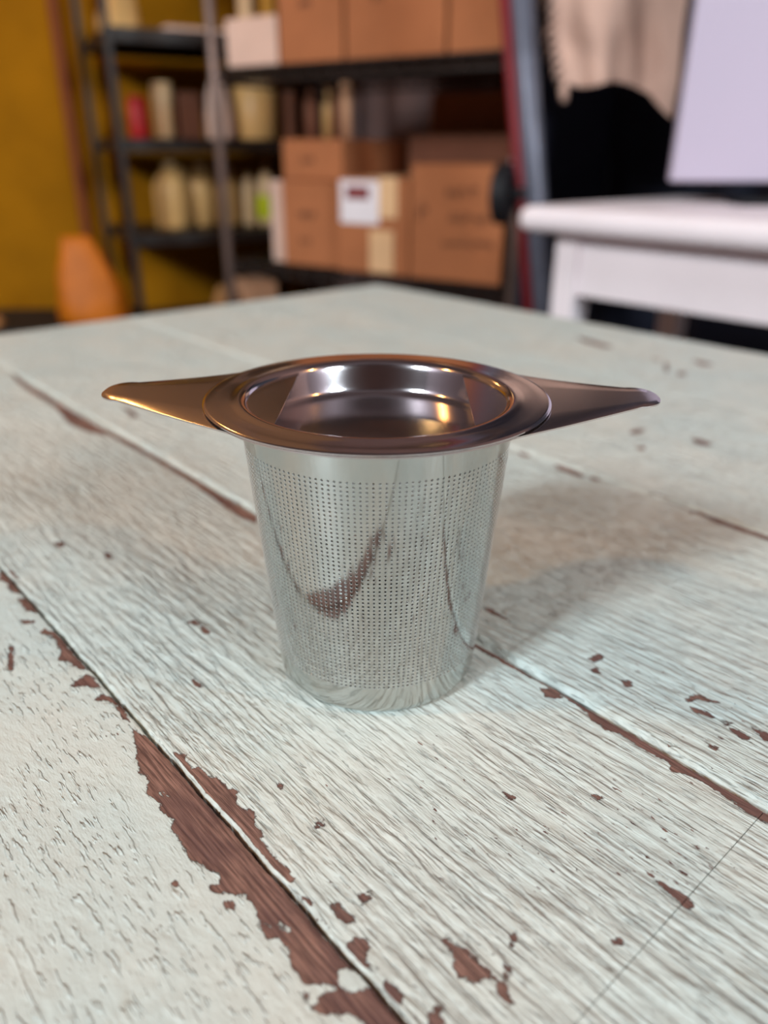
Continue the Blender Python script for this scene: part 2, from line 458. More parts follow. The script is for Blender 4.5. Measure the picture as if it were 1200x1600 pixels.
# flaked patches (board coordinates, mm) and islands of paint left inside them
CHIPS=[[(-137.7,48.1),(-129.5,45.4),(-127.4,44.2),(-123.3,43.1),(-121.5,44.0),(-117.6,41.8),(-114.5,42.2),(-109.9,41.8),(-108.0,42.5),(-105.8,41.1),(-100.3,40.9),(-98.1,40.3),(-95.5,40.7),(-95.9,41.4),(-92.9,41.9),(-91.1,42.7),(-89.6,41.8),(-90.4,40.1),(-88.8,40.0),(-87.0,41.6),(-84.7,43.8),(-80.9,43.8),(-78.3,42.3),(-75.4,42.0),(-74.4,43.9),(-72.8,43.3),(-72.0,43.8),(-69.0,42.4),(-65.2,42.2),(-63.4,44.6),(-61.2,45.3),(-62.4,42.9),(-61.5,40.9),(-59.8,41.4),(-58.5,42.9),(-57.1,44.8),(-54.8,45.0),(-52.1,44.7),(-45.8,50.2),(-49.5,50.1),(-63.4,49.4),(-81.4,49.6),(-104.2,49.8),(-130.3,49.5)],[(-125.0,51.1),(-121.9,52.3),(-117.6,51.8),(-117.1,53.0),(-112.8,53.3),(-111.7,54.6),(-108.4,54.5),(-106.1,55.5),(-103.6,53.6),(-101.5,53.9),(-99.6,55.1),(-96.5,53.6),(-94.2,53.3),(-92.7,52.3),(-88.9,52.1),(-84.1,52.3),(-81.9,51.9),(-81.6,50.5),(-83.7,50.3),(-91.0,50.6),(-101.9,50.5),(-111.9,50.4),(-119.6,50.1)],[(-77.9,50.7),(-75.8,51.6),(-75.4,50.5),(-77.1,50.1)],[(-73.5,53.8),(-73.1,55.0),(-71.5,54.6),(-69.3,55.1),(-68.9,54.2),(-69.4,53.2),(-71.3,53.3)],[(-71.5,58.4),(-71.2,59.9),(-70.2,59.1),(-70.2,57.9)],[(-66.3,50.7),(-66.0,53.5),(-64.6,54.3),(-63.1,53.6),(-63.3,52.3),(-61.5,51.6),(-59.6,52.2),(-59.3,51.4),(-61.1,50.8),(-63.2,50.4),(-64.4,50.8)],[(-56.9,51.0),(-56.4,52.2),(-54.4,52.0),(-53.4,50.5),(-55.1,49.9)],[(-64.0,41.4),(-63.6,41.8),(-62.8,41.2),(-63.4,40.9)],[(-85.6,40.4),(-85.4,41.1),(-83.8,40.9),(-84.8,40.2)],[(-89.5,62.6),(-89.0,63.7),(-87.9,62.9),(-88.3,62.0)],[(-102.3,62.5),(-101.3,63.1),(-100.7,62.3)],[(-95.2,35.5),(-94.6,36.3),(-94.1,35.9)],[(-232.0,49.7),(-228.0,50.2),(-220.2,49.6),(-215.0,49.9),(-212.1,48.7),(-215.5,47.5),(-221.4,48.1),(-223.9,47.1)],[(-229.6,50.4),(-227.7,51.7),(-221.9,51.3),(-224.5,50.3)],[(-209.7,47.9),(-208.1,49.7),(-199.1,48.9),(-201.8,47.5)],[(-198.3,44.1),(-195.7,47.2),(-194.1,46.6),(-195.4,44.3)],[(-188.9,45.6),(-189.6,47.8),(-185.7,49.2),(-179.9,49.2),(-170.0,49.2),(-164.4,49.0),(-167.3,47.0),(-171.7,46.6),(-173.3,44.8),(-175.6,47.0),(-181.1,47.8),(-185.8,47.6)],[(-160.9,43.5),(-161.6,44.5),(-162.7,48.3),(-158.9,48.9),(-155.5,48.4),(-157.2,47.1),(-159.0,46.3),(-159.2,44.8)],[(-151.7,45.6),(-153.4,47.8),(-149.7,49.6),(-143.1,49.1),(-139.1,48.3),(-142.3,47.8),(-149.3,48.4)],[(-187.3,37.8),(-186.1,38.5),(-179.8,36.7),(-173.9,34.2),(-178.8,35.1),(-182.7,36.1)],[(-167.1,77.5),(-167.2,79.7),(-164.2,80.0),(-158.6,80.3),(-159.0,78.3),(-164.1,79.3)],[(-144.1,66.4),(-142.0,66.9),(-140.2,66.5),(-141.8,65.9)],[(-56.7,63.2),(-56.6,64.2),(-53.5,64.3),(-52.1,65.0),(-49.8,64.8),(-46.8,64.7),(-46.6,64.1),(-48.2,63.4),(-47.7,61.7),(-48.9,61.2),(-49.7,61.4),(-50.4,60.6),(-52.1,61.0),(-52.9,62.5),(-55.7,63.0)],[(-45.9,64.1),(-45.4,65.3),(-44.3,65.2),(-43.3,63.7),(-42.5,63.4),(-43.5,63.2),(-44.6,63.4)],[(-46.8,67.0),(-46.4,67.7),(-45.5,67.0),(-45.9,66.3)],[(-49.7,72.4),(-49.4,73.2),(-48.4,71.7),(-48.5,70.8)],[(-57.1,51.1),(-56.8,51.8),(-54.2,52.1),(-53.3,50.9),(-53.4,50.1),(-56.1,50.3)],[(-49.9,53.7),(-49.0,55.8),(-48.4,55.5),(-48.7,54.1),(-47.2,54.3),(-46.6,53.0),(-48.0,51.4)],[(-40.0,99.2),(-36.0,100.2),(-32.8,99.7),(-33.3,98.1),(-35.5,98.9),(-36.6,99.1)],[(-38.2,83.7),(-37.6,84.6),(-37.0,84.3),(-37.2,83.6)],[(-111.2,129.6),(-98.1,130.1),(-83.7,130.4),(-69.8,129.6),(-57.1,130.5),(-44.9,130.2),(-31.9,130.0),(-30.5,126.8),(-35.0,126.6),(-36.3,126.1),(-38.8,126.9),(-45.8,127.5),(-50.5,126.6),(-52.0,125.5),(-53.4,127.4),(-57.5,126.9),(-61.5,127.2),(-65.5,127.2),(-68.2,126.1),(-71.1,127.4),(-80.7,128.5),(-89.4,128.6),(-96.3,127.9),(-109.4,127.7)],[(-86.8,126.9),(-84.2,129.1),(-81.1,128.1),(-82.1,126.3),(-84.1,125.4)],[(-73.1,127.2),(-69.8,127.6),(-70.0,126.7),(-71.9,126.5)],[(-83.2,142.1),(-82.7,144.3),(-80.7,142.5),(-81.8,141.2)],[(-86.0,145.6),(-85.3,149.8),(-84.1,148.6),(-84.5,145.2)],[(-76.3,144.3),(-73.8,145.6),(-72.9,143.6),(-73.9,142.4)],[(-61.7,148.1),(-61.7,152.5),(-59.6,153.4),(-55.9,153.9),(-57.7,152.4),(-59.9,151.6),(-60.4,148.8)],[(-59.7,147.5),(-56.9,148.5),(-54.4,147.9),(-55.6,147.2),(-58.3,146.9)],[(-53.0,148.2),(-50.9,149.1),(-50.9,147.8)],[(-50.0,147.2),(-47.3,147.9),(-45.6,147.4),(-46.5,146.1),(-48.7,146.4)],[(-48.0,151.8),(-43.7,151.5),(-41.6,150.7),(-43.3,149.3),(-46.2,150.5)],[(-70.4,95.1),(-68.8,95.6),(-68.6,94.5)],[(-51.1,138.6),(-48.9,139.1),(-48.8,138.3)],[(-58.7,107.9),(-57.1,108.7),(-57.1,107.8)],[(-119.4,143.5),(-117.7,144.4),(-111.9,143.8),(-115.0,143.4)],[(-468.0,129.0),(-436.3,127.2),(-397.0,127.0),(-362.4,126.9),(-336.1,127.4),(-326.9,124.0),(-337.2,120.4),(-353.9,118.4),(-387.9,123.6),(-416.2,123.0),(-445.6,124.6)],[(-336.1,127.4),(-295.3,129.6),(-253.5,128.9),(-212.2,128.7),(-206.5,125.5),(-214.9,123.9),(-230.6,124.8),(-248.8,126.3),(-289.5,126.7),(-328.2,125.2)],[(-237.6,68.7),(-236.1,70.3),(-233.3,69.3),(-234.5,68.0)],[(-220.0,77.7),(-219.2,78.6),(-214.9,77.6),(-216.1,76.8)],[(-363.7,148.2),(-356.6,149.8),(-339.5,147.2),(-343.9,145.2)],[(-197.4,251.2),(-192.8,252.0),(-184.8,246.0),(-189.5,244.8)],[(-175.8,248.0),(-168.9,249.9),(-158.3,246.4),(-158.8,244.0),(-169.0,243.8)],[(-157.7,247.2),(-154.5,249.0),(-151.2,246.5),(-153.9,244.9)],[(-138.6,249.2),(-128.4,252.3),(-113.7,249.8),(-99.6,248.1),(-84.1,248.0),(-82.8,245.1),(-102.3,245.0),(-116.0,247.2),(-128.4,248.9)],[(-177.0,306.1),(-176.2,314.8),(-172.9,313.4),(-172.8,303.4)],[(-154.8,319.3),(-150.5,321.8),(-142.4,319.3),(-144.4,314.7),(-150.5,315.6)],[(-315.7,455.3),(-298.2,452.7),(-278.5,448.5),(-280.6,440.7),(-300.2,444.7)],[(-218.6,420.1),(-215.4,423.8),(-210.4,417.4),(-212.6,413.3)],[(-229.9,455.5),(-218.6,454.9),(-209.5,452.1),(-216.1,444.4)],[(-138.6,319.2),(-134.1,319.8),(-133.3,316.2)],[(-163.4,290.4),(-162.2,294.1),(-159.1,290.9),(-160.0,287.7)],[(-233.7,432.7),(-233.4,437.6),(-219.5,415.0),(-221.3,412.9)],[(-250.7,440.6),(-238.9,440.2),(-238.6,434.2)]]
KEEPS=[[(-63.4,47.5),(-63.2,48.7),(-61.0,49.6),(-58.3,49.5),(-59.4,46.7),(-61.5,45.8)],[(-76.6,45.4),(-73.9,46.2),(-74.0,45.4),(-76.0,45.0)],[(-116.2,43.9),(-113.7,44.7),(-114.1,43.7)],[(-77.7,43.5),(-76.8,44.2),(-76.8,43.4)]]

# ------------------------------------------------------------------ painted plank table
TA = R(-48.4)
table = thing('plank_table', 'pale mint painted plank table with flaking paint showing red-brown wood', 'table', (0, 0, 0), TA)
table.scale = (1.013, 1.013, 1.0)


def sdf_poly(P, poly):
    """signed distance (mm) of points P (n,2) to a polygon, positive inside"""
    poly = np.asarray(poly, float)
    d2 = np.full(len(P), 1e9)
    ins = np.zeros(len(P), bool)
    n = len(poly)
    for i in range(n):
        a, b = poly[i], poly[(i + 1) % n]
        e = b - a
        w = P - a
        t = np.clip((w @ e) / max(e @ e, 1e-9), 0, 1)
        d = w - t[:, None] * e
        d2 = np.minimum(d2, (d * d).sum(1))
        c = (a[1] > P[:, 1]) != (b[1] > P[:, 1])
        if abs(e[1]) > 1e-9:
            ins ^= c & (P[:, 0] < e[0] * (P[:, 1] - a[1]) / e[1] + a[0])
    s = np.sqrt(d2)
    return np.where(ins, s, -s)


def chip_field(u, v):
    P = np.stack([u, v], 1)
    out = np.full(len(P), -6.0)
    for poly in CHIPS:
        q = np.asarray(poly)
        lo, hi = q.min(0) - 6, q.max(0) + 6
        sel = np.where((P[:, 0] > lo[0]) & (P[:, 0] < hi[0]) & (P[:, 1] > lo[1]) & (P[:, 1] < hi[1]))[0]
        if len(sel):
            ext = q.max(0) - q.min(0)
            boost = 0.25 if min(ext) < 2.5 else 0.0
            out[sel] = np.maximum(out[sel], sdf_poly(P[sel], q) + boost)
    for poly in KEEPS:
        q = np.asarray(poly)
        lo, hi = q.min(0) - 6, q.max(0) + 6
        sel = np.where((P[:, 0] > lo[0]) & (P[:, 0] < hi[0]) & (P[:, 1] > lo[1]) & (P[:, 1] < hi[1]))[0]
        if len(sel):
            out[sel] = np.minimum(out[sel], -sdf_poly(P[sel], q))
    return out


def graded(a, b, lo, hi, fine, coarse):
    """coordinates a..b (mm): fine steps between lo and hi, widening outside"""
    xs = [a]
    x = a
    while x < b - 1e-6:
        d = max(lo - x, x - hi, 0.0)
        st = min(coarse, fine + d * 0.02)
        x = min(b, x + st)
        xs.append(x)
    if len(xs) > 2 and xs[-1] - xs[-2] < fine * 0.4:
        xs.pop(-2)
    return np.array(xs)


def wob(x, seed, f=0.11):
    return (np.sin(x * f + seed) + 0.6 * np.sin(x * f * 2.7 + seed * 3) + 0.4 * np.sin(x * f * 6.1 + seed * 5)
            + 0.3 * np.sin(x * f * 13.0 + seed * 2)) / 2.3


def plank(u0, u1, v0, v1, mat, lo=(0.6, 0.5), hi=(0.6, 0.5), z=0.0, fine=0.7, seed=0.0, wear=0.0, gaplo=0.25, gaphi=0.25):
    us = graded(u0, u1, -270, 10, fine, 7.0)
    vs = graded(v0 + gaplo, v1 - gaphi, -20, 210, fine, 4.0)
    # extra rows inside the chamfers
    ex = [v0 + gaplo + lo[0] * k for k in (0.15, 0.4, 0.7, 1.0)] + [v1 - gaphi - hi[0] * k for k in (0.15, 0.4, 0.7, 1.0)]
    vs = np.unique(np.round(np.concatenate([vs, ex]), 3))
    nu, nv = len(us), len(vs)
    Ug, Vg = np.meshgrid(us, vs, indexing='ij')
    dlo = (Vg - vs[0]); dhi = (vs[-1] - Vg)
    zz = np.zeros_like(Ug) + z
    wl = lo[0] * (1 + 0.25 * wob(Ug, seed + 1, 0.21))
    wh = hi[0] * (1 + 0.25 * wob(Ug, seed + 2, 0.19))
    zz -= lo[1] * np.clip(1 - dlo / wl, 0, 1) ** 1.3
    zz -= hi[1] * np.clip(1 - dhi / wh, 0, 1) ** 1.3
    if u0 < -500:
        zz -= 1.0 * np.clip(1 - (Ug - us[0]) / 3.0, 0, 1) ** 2
    Vw = Vg + np.where(dlo < 3, 0.22 * wob(Ug, seed + 4, 0.3) * 1.3 * np.clip(1 - dlo / 3, 0, 1), 0) + np.where(dhi < 3, 0.22 * wob(Ug, seed + 5, 0.3) * np.clip(1 - dhi / 3, 0, 1), 0)
    sd = chip_field(Ug.ravel(), Vg.ravel())
    if lo[1] > 1.0:                                            # paint survives on the bevelled edge
        keep = (dlo < lo[0] * 0.95).ravel()
        sd = np.where(keep, np.minimum(sd, -0.8 + 0.9 * wob(Ug.ravel(), seed, 0.35)), sd)
    # a real step down of the bare wood below the paint
    zz -= 0.12 * np.clip(sd.reshape(zz.shape) * 0.8 + 0.5, 0, 1)
    top = np.stack([Ug, Vw, zz], -1).reshape(-1, 3)
    idx = np.arange(nu * nv).reshape(nu, nv)
    f_top = np.stack([idx[:-1, :-1], idx[1:, :-1], idx[1:, 1:], idx[:-1, 1:]], -1).reshape(-1, 4)
    ring = np.concatenate([idx[:, 0], idx[-1, 1:], idx[-2::-1, -1], idx[0, -2:0:-1]])
    nr = len(ring)
    low = top[ring].copy(); low[:, 2] = -24.0
    base = nu * nv
    k = np.arange(nr); k2 = (k + 1) % nr
    # own copies of the rim vertices keep the side edge crisp
    rimv = top[ring].copy()
    f_side = np.stack([base + k2, base + k, base + nr + k, base + nr + k2], -1)
    verts = np.concatenate([top, rimv, low]) / 1000.0
    verts[:, 2] += TZ
    me = bpy.data.meshes.new('plank')
    faces = np.concatenate([f_top, f_side])
    me.vertices.add(len(verts)); me.vertices.foreach_set('co', verts.ravel())
    bottom = [base + nr + i for i in range(nr)][::-1]
    nl = faces.size + nr
    me.loops.add(nl)
    me.loops.foreach_set('vertex_index', np.concatenate([faces.ravel(), np.array(bottom)]).astype(np.int32))
    me.polygons.add(len(faces) + 1)
    ls = np.concatenate([np.arange(len(faces)) * 4, [faces.size]]).astype(np.int32)
    me.polygons.foreach_set('loop_start', ls)
    sm = np.zeros(len(faces) + 1, bool); sm[:len(f_top)] = True
    me.update(calc_edges=True)
    me.polygons.foreach_set('use_smooth', sm)
    at = me.attributes.new('chip', 'FLOAT', 'POINT')
    at.data.foreach_set('value', np.concatenate([sd, sd[ring], np.full(nr, 3.0)]).astype(np.float32))
    wv = np.full(len(verts), wear) - 0.05 * np.clip((-80 - verts[:, 0] * 1000) / 300, -0.2, 1)
    at = me.attributes.new('wear', 'FLOAT', 'POINT')
    at.data.foreach_set('value', wv.astype(np.float32))
    me.materials.append(M[mat])
    me.validate()
    o = bpy.data.objects.new('plank', me)
    C.objects.link(o)
    o.parent = table
    return o


U0, U1 = -580.0, 262.0
plank(U0, U1, -202, -76, 'paint_dash', fine=3.0, seed=0.3)
plank(U0, U1, -76, 50, 'paint_dash', hi=(0.4, 0.5), seed=1.3, wear=-0.02, gaphi=0.55)
plank(U0, -34.4, 50, 130, 'paint_grain', lo=(0.58, 1.05), hi=(0.4, 0.5), seed=2.1, wear=0.0, gaplo=0.30, gaphi=0.6)
plank(-34.25, U1, 50, 130, 'paint_grain', lo=(0.58, 1.05), hi=(0.4, 0.5), seed=2.1, wear=-0.02, gaplo=0.30, gaphi=0.6)
plank(U0, U1, 130, 249.5, 'paint_grain', lo=(2.4, 2.2), hi=(0.8, 0.6), seed=3.7, wear=0.035, gaplo=0.45)
plank(U0, U1, 249.5, 377, 'paint_grain', lo=(1.8, 1.4), hi=(0.4, 0.2), seed=4.4, fine=1.4, wear=0.02)
plank(U0, U1, 377, 504, 'paint_grain', lo=(0.4, 0.2), hi=(2.5, 2.0), seed=5.2, fine=1.8, wear=0.01)
for (a, b, c, d) in ((-560, 242, 470, 490), (-560, 242, -188, -168), (-560, -540, -168, 470), (222, 242, -168, 470)):
    box_obj('apron', 'wood_under', table, a / 1000, b / 1000, c / 1000, d / 1000, TZ - 0.114, TZ - 0.0242, 0.001)
for a in (-540, 162):
    for b in (-168, 410):
        box_obj('leg', 'wood_under', table, a / 1000, a / 1000 + 0.06, b / 1000, b / 1000 + 0.06, 0.0, TZ - 0.0242, 0.003)

# ------------------------------------------------------------------ tea infuser
INF = (-0.0016, 0.1646)
infuser = thing('tea_infuser', 'stainless steel tea infuser basket with perforated wall and two flat side handles', 'tea infuser', (INF[0], INF[1], TZ + 0.0001), R(-1.4))


def build_basket(parent):
    NC, NR = 146, 54
    r_top, r_bot, z_top, z_bot = 30.3, 24.5, 67.5, 4.0          # mm
    slope = (r_top - r_bot) / (z_top - z_bot)
    T = 0.36
    rad = lambda z: r_bot + slope * (z - z_bot)
    zp0, zp1 = 8.0, 60.2
    zs = np.linspace(zp0, zp1, NR + 1)
    th = np.linspace(0, 2 * np.pi, NC, endpoint=False) + 0.01
    cn = np.array([math.cos(math.atan(slope)), -math.sin(math.atan(slope))])   # radial, z
    V, N, F = [], [], []
    cnt = [0]

    def add(p, n):
        V.append(p); N.append(n)
        s = cnt[0]; cnt[0] += len(p)
        return s

    def pt(t, z, off):
        r = rad(z) - off
        return np.stack([r * np.cos(t), r * np.sin(t), z + 0 * t], -1)

    def nr(t, sgn):
        return sgn * np.stack([cn[0] * np.cos(t), cn[0] * np.sin(t), cn[1] + 0 * t], -1)

    def skin(off, sgn):
        tg, zg = np.meshgrid(th, zs, indexing='ij')
        s = add(pt(tg.ravel(), zg.ravel(), off), nr(tg.ravel(), sgn))
        g = s + np.arange(NC * (NR + 1)).reshape(NC, NR + 1)
        dt = 2 * np.pi / NC
        tc = th + dt / 2
        zc = (zs[:-1] + zs[1:]) / 2
        tcg, zcg = np.meshgrid(tc, zc, indexing='ij')
        holes = []
        hr = 0.315
        for k in range(8):
            a = math.pi / 4 * k
            zz = zcg + hr * math.sin(a)
            tt = tcg + hr * math.cos(a) / rad(zcg)
            h = add(pt(tt.ravel(), zz.ravel(), off), nr(tt.ravel(), sgn))
            holes.append(h + np.arange(NC * NR).reshape(NC, NR))
        g2 = np.roll(g, -1, axis=0)
        c = [g2[:, 1:], g[:, 1:], g[:, :-1], g2[:, :-1]]       # corners at 45,135,225,315 degrees
        fs = []
        for i in range(4):
            a, b = c[i], c[(i + 1) % 4]
            h0, h1, h2 = holes[(2 * i + 1) % 8], holes[(2 * i + 2) % 8], holes[(2 * i + 3) % 8]
            fs += [(a, h1, h0), (b, h2, h1), (a, b, h1)]
        for f in fs:
            q = np.stack([x.ravel() for x in (f if sgn > 0 else f[::-1])], -1)
            F.append(q)
        return tcg, zcg, hr

    skin(0.0, 1)
    tcg, zcg, hr = skin(T, -1)
    # hole walls with their own vertices
    ring = []
    hr0 = hr
    for li, (off, hr) in enumerate(((0.0, hr0), (0.05, 0.285), (0.05, 0.285), (T, 0.285), (T, hr0))):
        for k in range(8):
            a = math.pi / 4 * k
            tt = (tcg + hr * math.cos(a) / rad(zcg)).ravel(); zz = (zcg + hr * math.sin(a)).ravel()
            tf = tcg.ravel()
            if li == 0:
                nn = nr(tt, 1)
            else:
                sg = -1.0
                nn = sg * np.stack([-math.cos(a) * np.sin(tf), math.cos(a) * np.cos(tf), math.sin(a) + 0 * tf], -1)
            h = add(pt(tt, zz, off), nn)
            ring.append(h + np.arange(tt.size))
    Q = []
    for k in range(8):
        k2 = (k + 1) % 8
        for l in (0, 16, 24):
            Q.append(np.stack([ring[l + k], ring[l + k2], ring[l + 8 + k2], ring[l + 8 + k]], -1))

    n_hole = sum(len(q) for q in Q)

    def revolve(prof, sgn):
        """prof: (r, z, nr, nz)"""
        st = []
        for r, z, n0, n1 in prof:
            st.append(add(np.stack([r * np.cos(th), r * np.sin(th), 0 * th + z], -1), np.stack([n0 * np.cos(th), n0 * np.sin(th), 0 * th + n1], -1)))
        k = np.arange(NC); k2 = (k + 1) % NC
        for a, b in zip(st, st[1:]):
            q = np.stack([a + k, a + k2, b + k2, b + k], -1)
            Q.append(q if sgn > 0 else q[:, ::-1])
        return st

    n0, n1 = cn
    col = [(rad(z), z, n0, n1) for z in (zp1, 62.0, 64.0, 66.0, 67.5)]
    revolve(col, 1)
    revolve([(rad(z) - T, z, -n0, -n1) for z in (zp1, 67.5)], -1)
    # rounded foot
    fr = 2.8
    a_s = math.degrees(math.atan(slope))
    fc_z = fr * 1.0
    zt = fc_z - fr * math.sin(R(a_s))
    prof = [(rad(z), z, n0, n1) for z in (zp0, 6.4, 4.6, zt)]
    fx = rad(zt) - fr * math.cos(R(a_s))
    for i in range(1, 11):
        a = -a_s - (90 - a_s) * i / 10
        prof.append((fx + fr * math.cos(R(a)), fc_z + fr * math.sin(R(a)), math.cos(R(a)), math.sin(R(a))))
    prof.append((fx - 1.0, 0.0, 0.0, -1.0))
    prof.append((fx - 2.2, 0.5, 0.3, -0.95))
    prof.append((fx - 3.0, 0.6, 0.0, -1.0))
    prof.append((0.05, 0.6, 0.0, -1.0))
    revolve(prof, -1)
    inner = [(rad(zp0) - T, zp0, -n0, -n1), (rad(4) - T, 4.0, -n0, -n1), (fx, T + 0.7, 0, 1), (0.05, T + 0.7, 0, 1)]
    revolve(inner, 1)
    verts = np.concatenate(V) / 1000.0
    nor = np.concatenate(N)
    tri = np.concatenate(F); quad = np.concatenate(Q)
    me = bpy.data.meshes.new('basket')
    me.vertices.add(len(verts)); me.vertices.foreach_set('co', verts.ravel())
    me.loops.add(tri.size + quad.size)
    me.loops.foreach_set('vertex_index', np.concatenate([tri.ravel(), quad.ravel()]).astype(np.int32))
    me.polygons.add(len(tri) + len(quad))
    me.polygons.foreach_set('loop_start', np.concatenate([np.arange(len(tri)) * 3, tri.size + np.arange(len(quad)) * 4]).astype(np.int32))
    me.update(calc_edges=True)
    me.polygons.foreach_set('use_smooth', np.ones(len(tri) + len(quad), bool))
    me.normals_split_custom_set_from_vertices([tuple(n) for n in nor])
    me.materials.append(M['steel_body'])
    me.materials.append(M['steel_hole'])
    mi = np.zeros(len(tri) + len(quad), np.int32)
    mi[len(tri):len(tri) + n_hole] = 1
    me.polygons.foreach_set('material_index', mi)
    o = bpy.data.objects.new('basket', me)
    C.objects.link(o)
    o.parent = parent
    return o


build_basket(infuser)
mm = 0.001
# flat rim of the basket
bm = lathe(bmesh.new(), [(r * mm, z * mm) for r, z in ((28.9, 67.5), (36.8, 67.5), (37.0, 67.7), (36.8, 67.92), (29.2, 67.92), (28.9, 67.5))], 128)
link_mesh('rim', bm, 'steel_rim', infuser)


def handle(sign):
    """wing-shaped flat handle growing tangentially out of the rim, its end curling up slightly"""
    half = []
    for s in np.linspace(20.0, 55.6, 26):
        w = 7.3 + (55.6 - s) * 0.635 - 0.6 * math.sin((s - 20) / 35.6 * math.pi)
        half.append((s, w))
    tip = [(55.6 + 5.4 * math.sin(R(a)), 7.3 * math.cos(R(a)) ** 0.8) for a in np.linspace(8, 90, 12)]
    half += tip[:-1]
    bm = bmesh.new()
    SC = 0.985 if sign < 0 else 1.0
    t = 0.42
    zt = lambda s: 67.90 + 1.1 * max(0.0, (s - 36) / 24.0) ** 1.4 - 0.15 * max(0.0, (s - 57.5) / 3.5) ** 1.5
    rows = []
    for s, w in half:
        fr = [-1, -0.97, -0.5, 0, 0.5, 0.97, 1]
        topv = [bm.verts.new((sign * s * SC * mm, f * w * mm, (zt(s) - (0.08 if abs(f) == 1 else 0)) * mm)) for f in fr]
        botv = [bm.verts.new((sign * s * SC * mm, f * w * mm, (zt(s) - t) * mm)) for f in (fr[0], fr[-1])]
        rows.append((topv, botv))
    s = tip[-1][0]
    endt = bm.verts.new((sign * s * SC * mm, 0, (zt(s) - 0.08) * mm)); endb = bm.verts.new((sign * s * SC * mm, 0, (zt(s) - t) * mm))
    for (a, ab), (b, bb) in zip(rows, rows[1:]):
        for k in range(6):
            bm.faces.new((a[k], a[k + 1], b[k + 1], b[k]))
        bm.faces.new((ab[0], ab[1], bb[1], bb[0]))
        bm.faces.new((a[0], b[0], bb[0], ab[0]))
        bm.faces.new((a[6], ab[1], bb[1], b[6]))
    a, ab = rows[-1]
    for k in range(6):
        bm.faces.new((a[k], a[k + 1], endt))
    bm.faces.new((ab[0], ab[1], endb))
    bm.faces.new((a[0], endt, endb, ab[0])); bm.faces.new((a[6], ab[1], endb, endt))
    a, ab = rows[0]
    bm.faces.new(list(a) + [ab[1], ab[0]])
    o = link_mesh('handle', bm, 'steel_rim', infuser, True)
    o.data.set_sharp_from_angle(angle=R(35))
    return o


handle(-1)
handle(1)
# dished lid lying on the rim
lid = thing('infuser_lid', 'round dished steel lid with a wide flat flange resting on the tea infuser', 'lid', (INF[0], INF[1], TZ + 0.0001 + 0.0679), R(-1.4))
zf = 0.82
prof = [(0.0, -6.25), (10.0, -6.3), (18.0, -6.4), (23.0, -6.5), (24.6, -6.6), (25.2, -6.62), (25.75, -6.5), (26.2, -6.2), (26.5, -5.75), (26.68, -5.2)]
prof += [(27.05, -3.8), (27.45, -2.3), (27.82, -0.9), (28.02, -0.2), (28.24, 0.26), (28.56, 0.62), (28.98, 0.88), (29.45, 1.02), (29.95, 1.06)]
prof += [(30.6, zf + 0.20), (31.3, zf + 0.06), (32.2, zf), (34.5, zf), (36.6, zf), (37.3, zf - 0.06), (37.5, zf - 0.22), (37.45, zf - 0.42), (37.2, zf - 0.5)]
low = [(34.0, zf - 0.5), (31.4, zf - 0.5), (29.6, 0.45), (28.5, -0.3), (27.9, -2.4), (27.2, -5.2), (26.6, -6.6), (25.4, -7.1), (12.0, -6.9), (0.0, -6.75)]
bm = lathe(bmesh.new(), [(r * mm, z * mm) for r, z in prof + low], 160)
ld = link_mesh('dish', bm, 'steel_lid', lid, True)
ld.data.set_sharp_from_angle(angle=R(50))

# ------------------------------------------------------------------ wire rack with cardboard boxes (right)
RA = R(-32.78)
RO = Vector((0.221, 1.75, 0))


def rack_pt(s, y, z):
    """s metres leftwards along the rack front, y depth"""
    return RO + Vector((-s * math.cos(RA) - y * math.sin(RA), -s * math.sin(RA) + y * math.cos(RA), z))


def wire_shelf(bm, x0, x1, y0, y1, z, th=0.03, n=16):
    for yy in (y0, y1 - 0.008):
        bx(bm, x0, x1, yy, yy + 0.008, z - 0.008, z - 0.001)
        bx(bm, x0, x1, yy, yy + 0.008, z - th, z - th + 0.008)
        k = int((x1 - x0) / 0.05)
        for i in range(k):
            a = x0 + (x1 - x0) * i / k; b = x0 + (x1 - x0) * (i + 0.5) / k; c = x0 + (x1 - x0) * (i + 1) / k
            tube(bm, [(a, yy + 0.004, z - th + 0.004), (b, yy + 0.004, z - 0.006), (c, yy + 0.004, z - th + 0.004)], 0.003, 5)
    for xx in (x0, x1 - 0.008):
        bx(bm, xx, xx + 0.008, y0 + 0.008, y1 - 0.008, z - 0.008, z - 0.001)
        bx(bm, xx, xx + 0.008, y0 + 0.008, y1 - 0.008, z - th, z - th + 0.008)
    for i in range(n):
        x = x0 + 0.02 + (x1 - x0 - 0.04) * i / (n - 1)
        bx(bm, x - 0.003, x + 0.003, y0 + 0.008, y1 - 0.008, z - 0.006, z - 0.001)
    # solid liner under the wires
    bx(bm, x0 + 0.012, x1 - 0.012, y0 + 0.012, y1 - 0.012, z - 0.012, z - 0.0085)
    return bm


rack = thing('wire_rack', 'dark wire storage rack loaded with cardboard boxes', 'shelf rack', rack_pt(0, 0, 0), RA)
for z in (0.16, 0.602, 1.048, 1.50):
    link_mesh('shelf', wire_shelf(bmesh.new(), -0.765, 0.075, 0.0, 0.44, z, 0.034), 'black_metal', rack)
for x in (-0.755, 0.065):
    for y in (0.0, 0.44):
        bm = tube(bmesh.new(), [(x, y - 0.006 if y == 0 else y + 0.006, 0.0), (x, y - 0.006 if y == 0 else y + 0.006, 1.85)], 0.0125, 12)
        p = link_mesh('post', bm, 'grey_post', rack, True)


link_mesh('end_panel', bx(bmesh.new(), 0.082, 0.094, -0.02, 0.46, 0.0, 1.86), 'navy', rack)


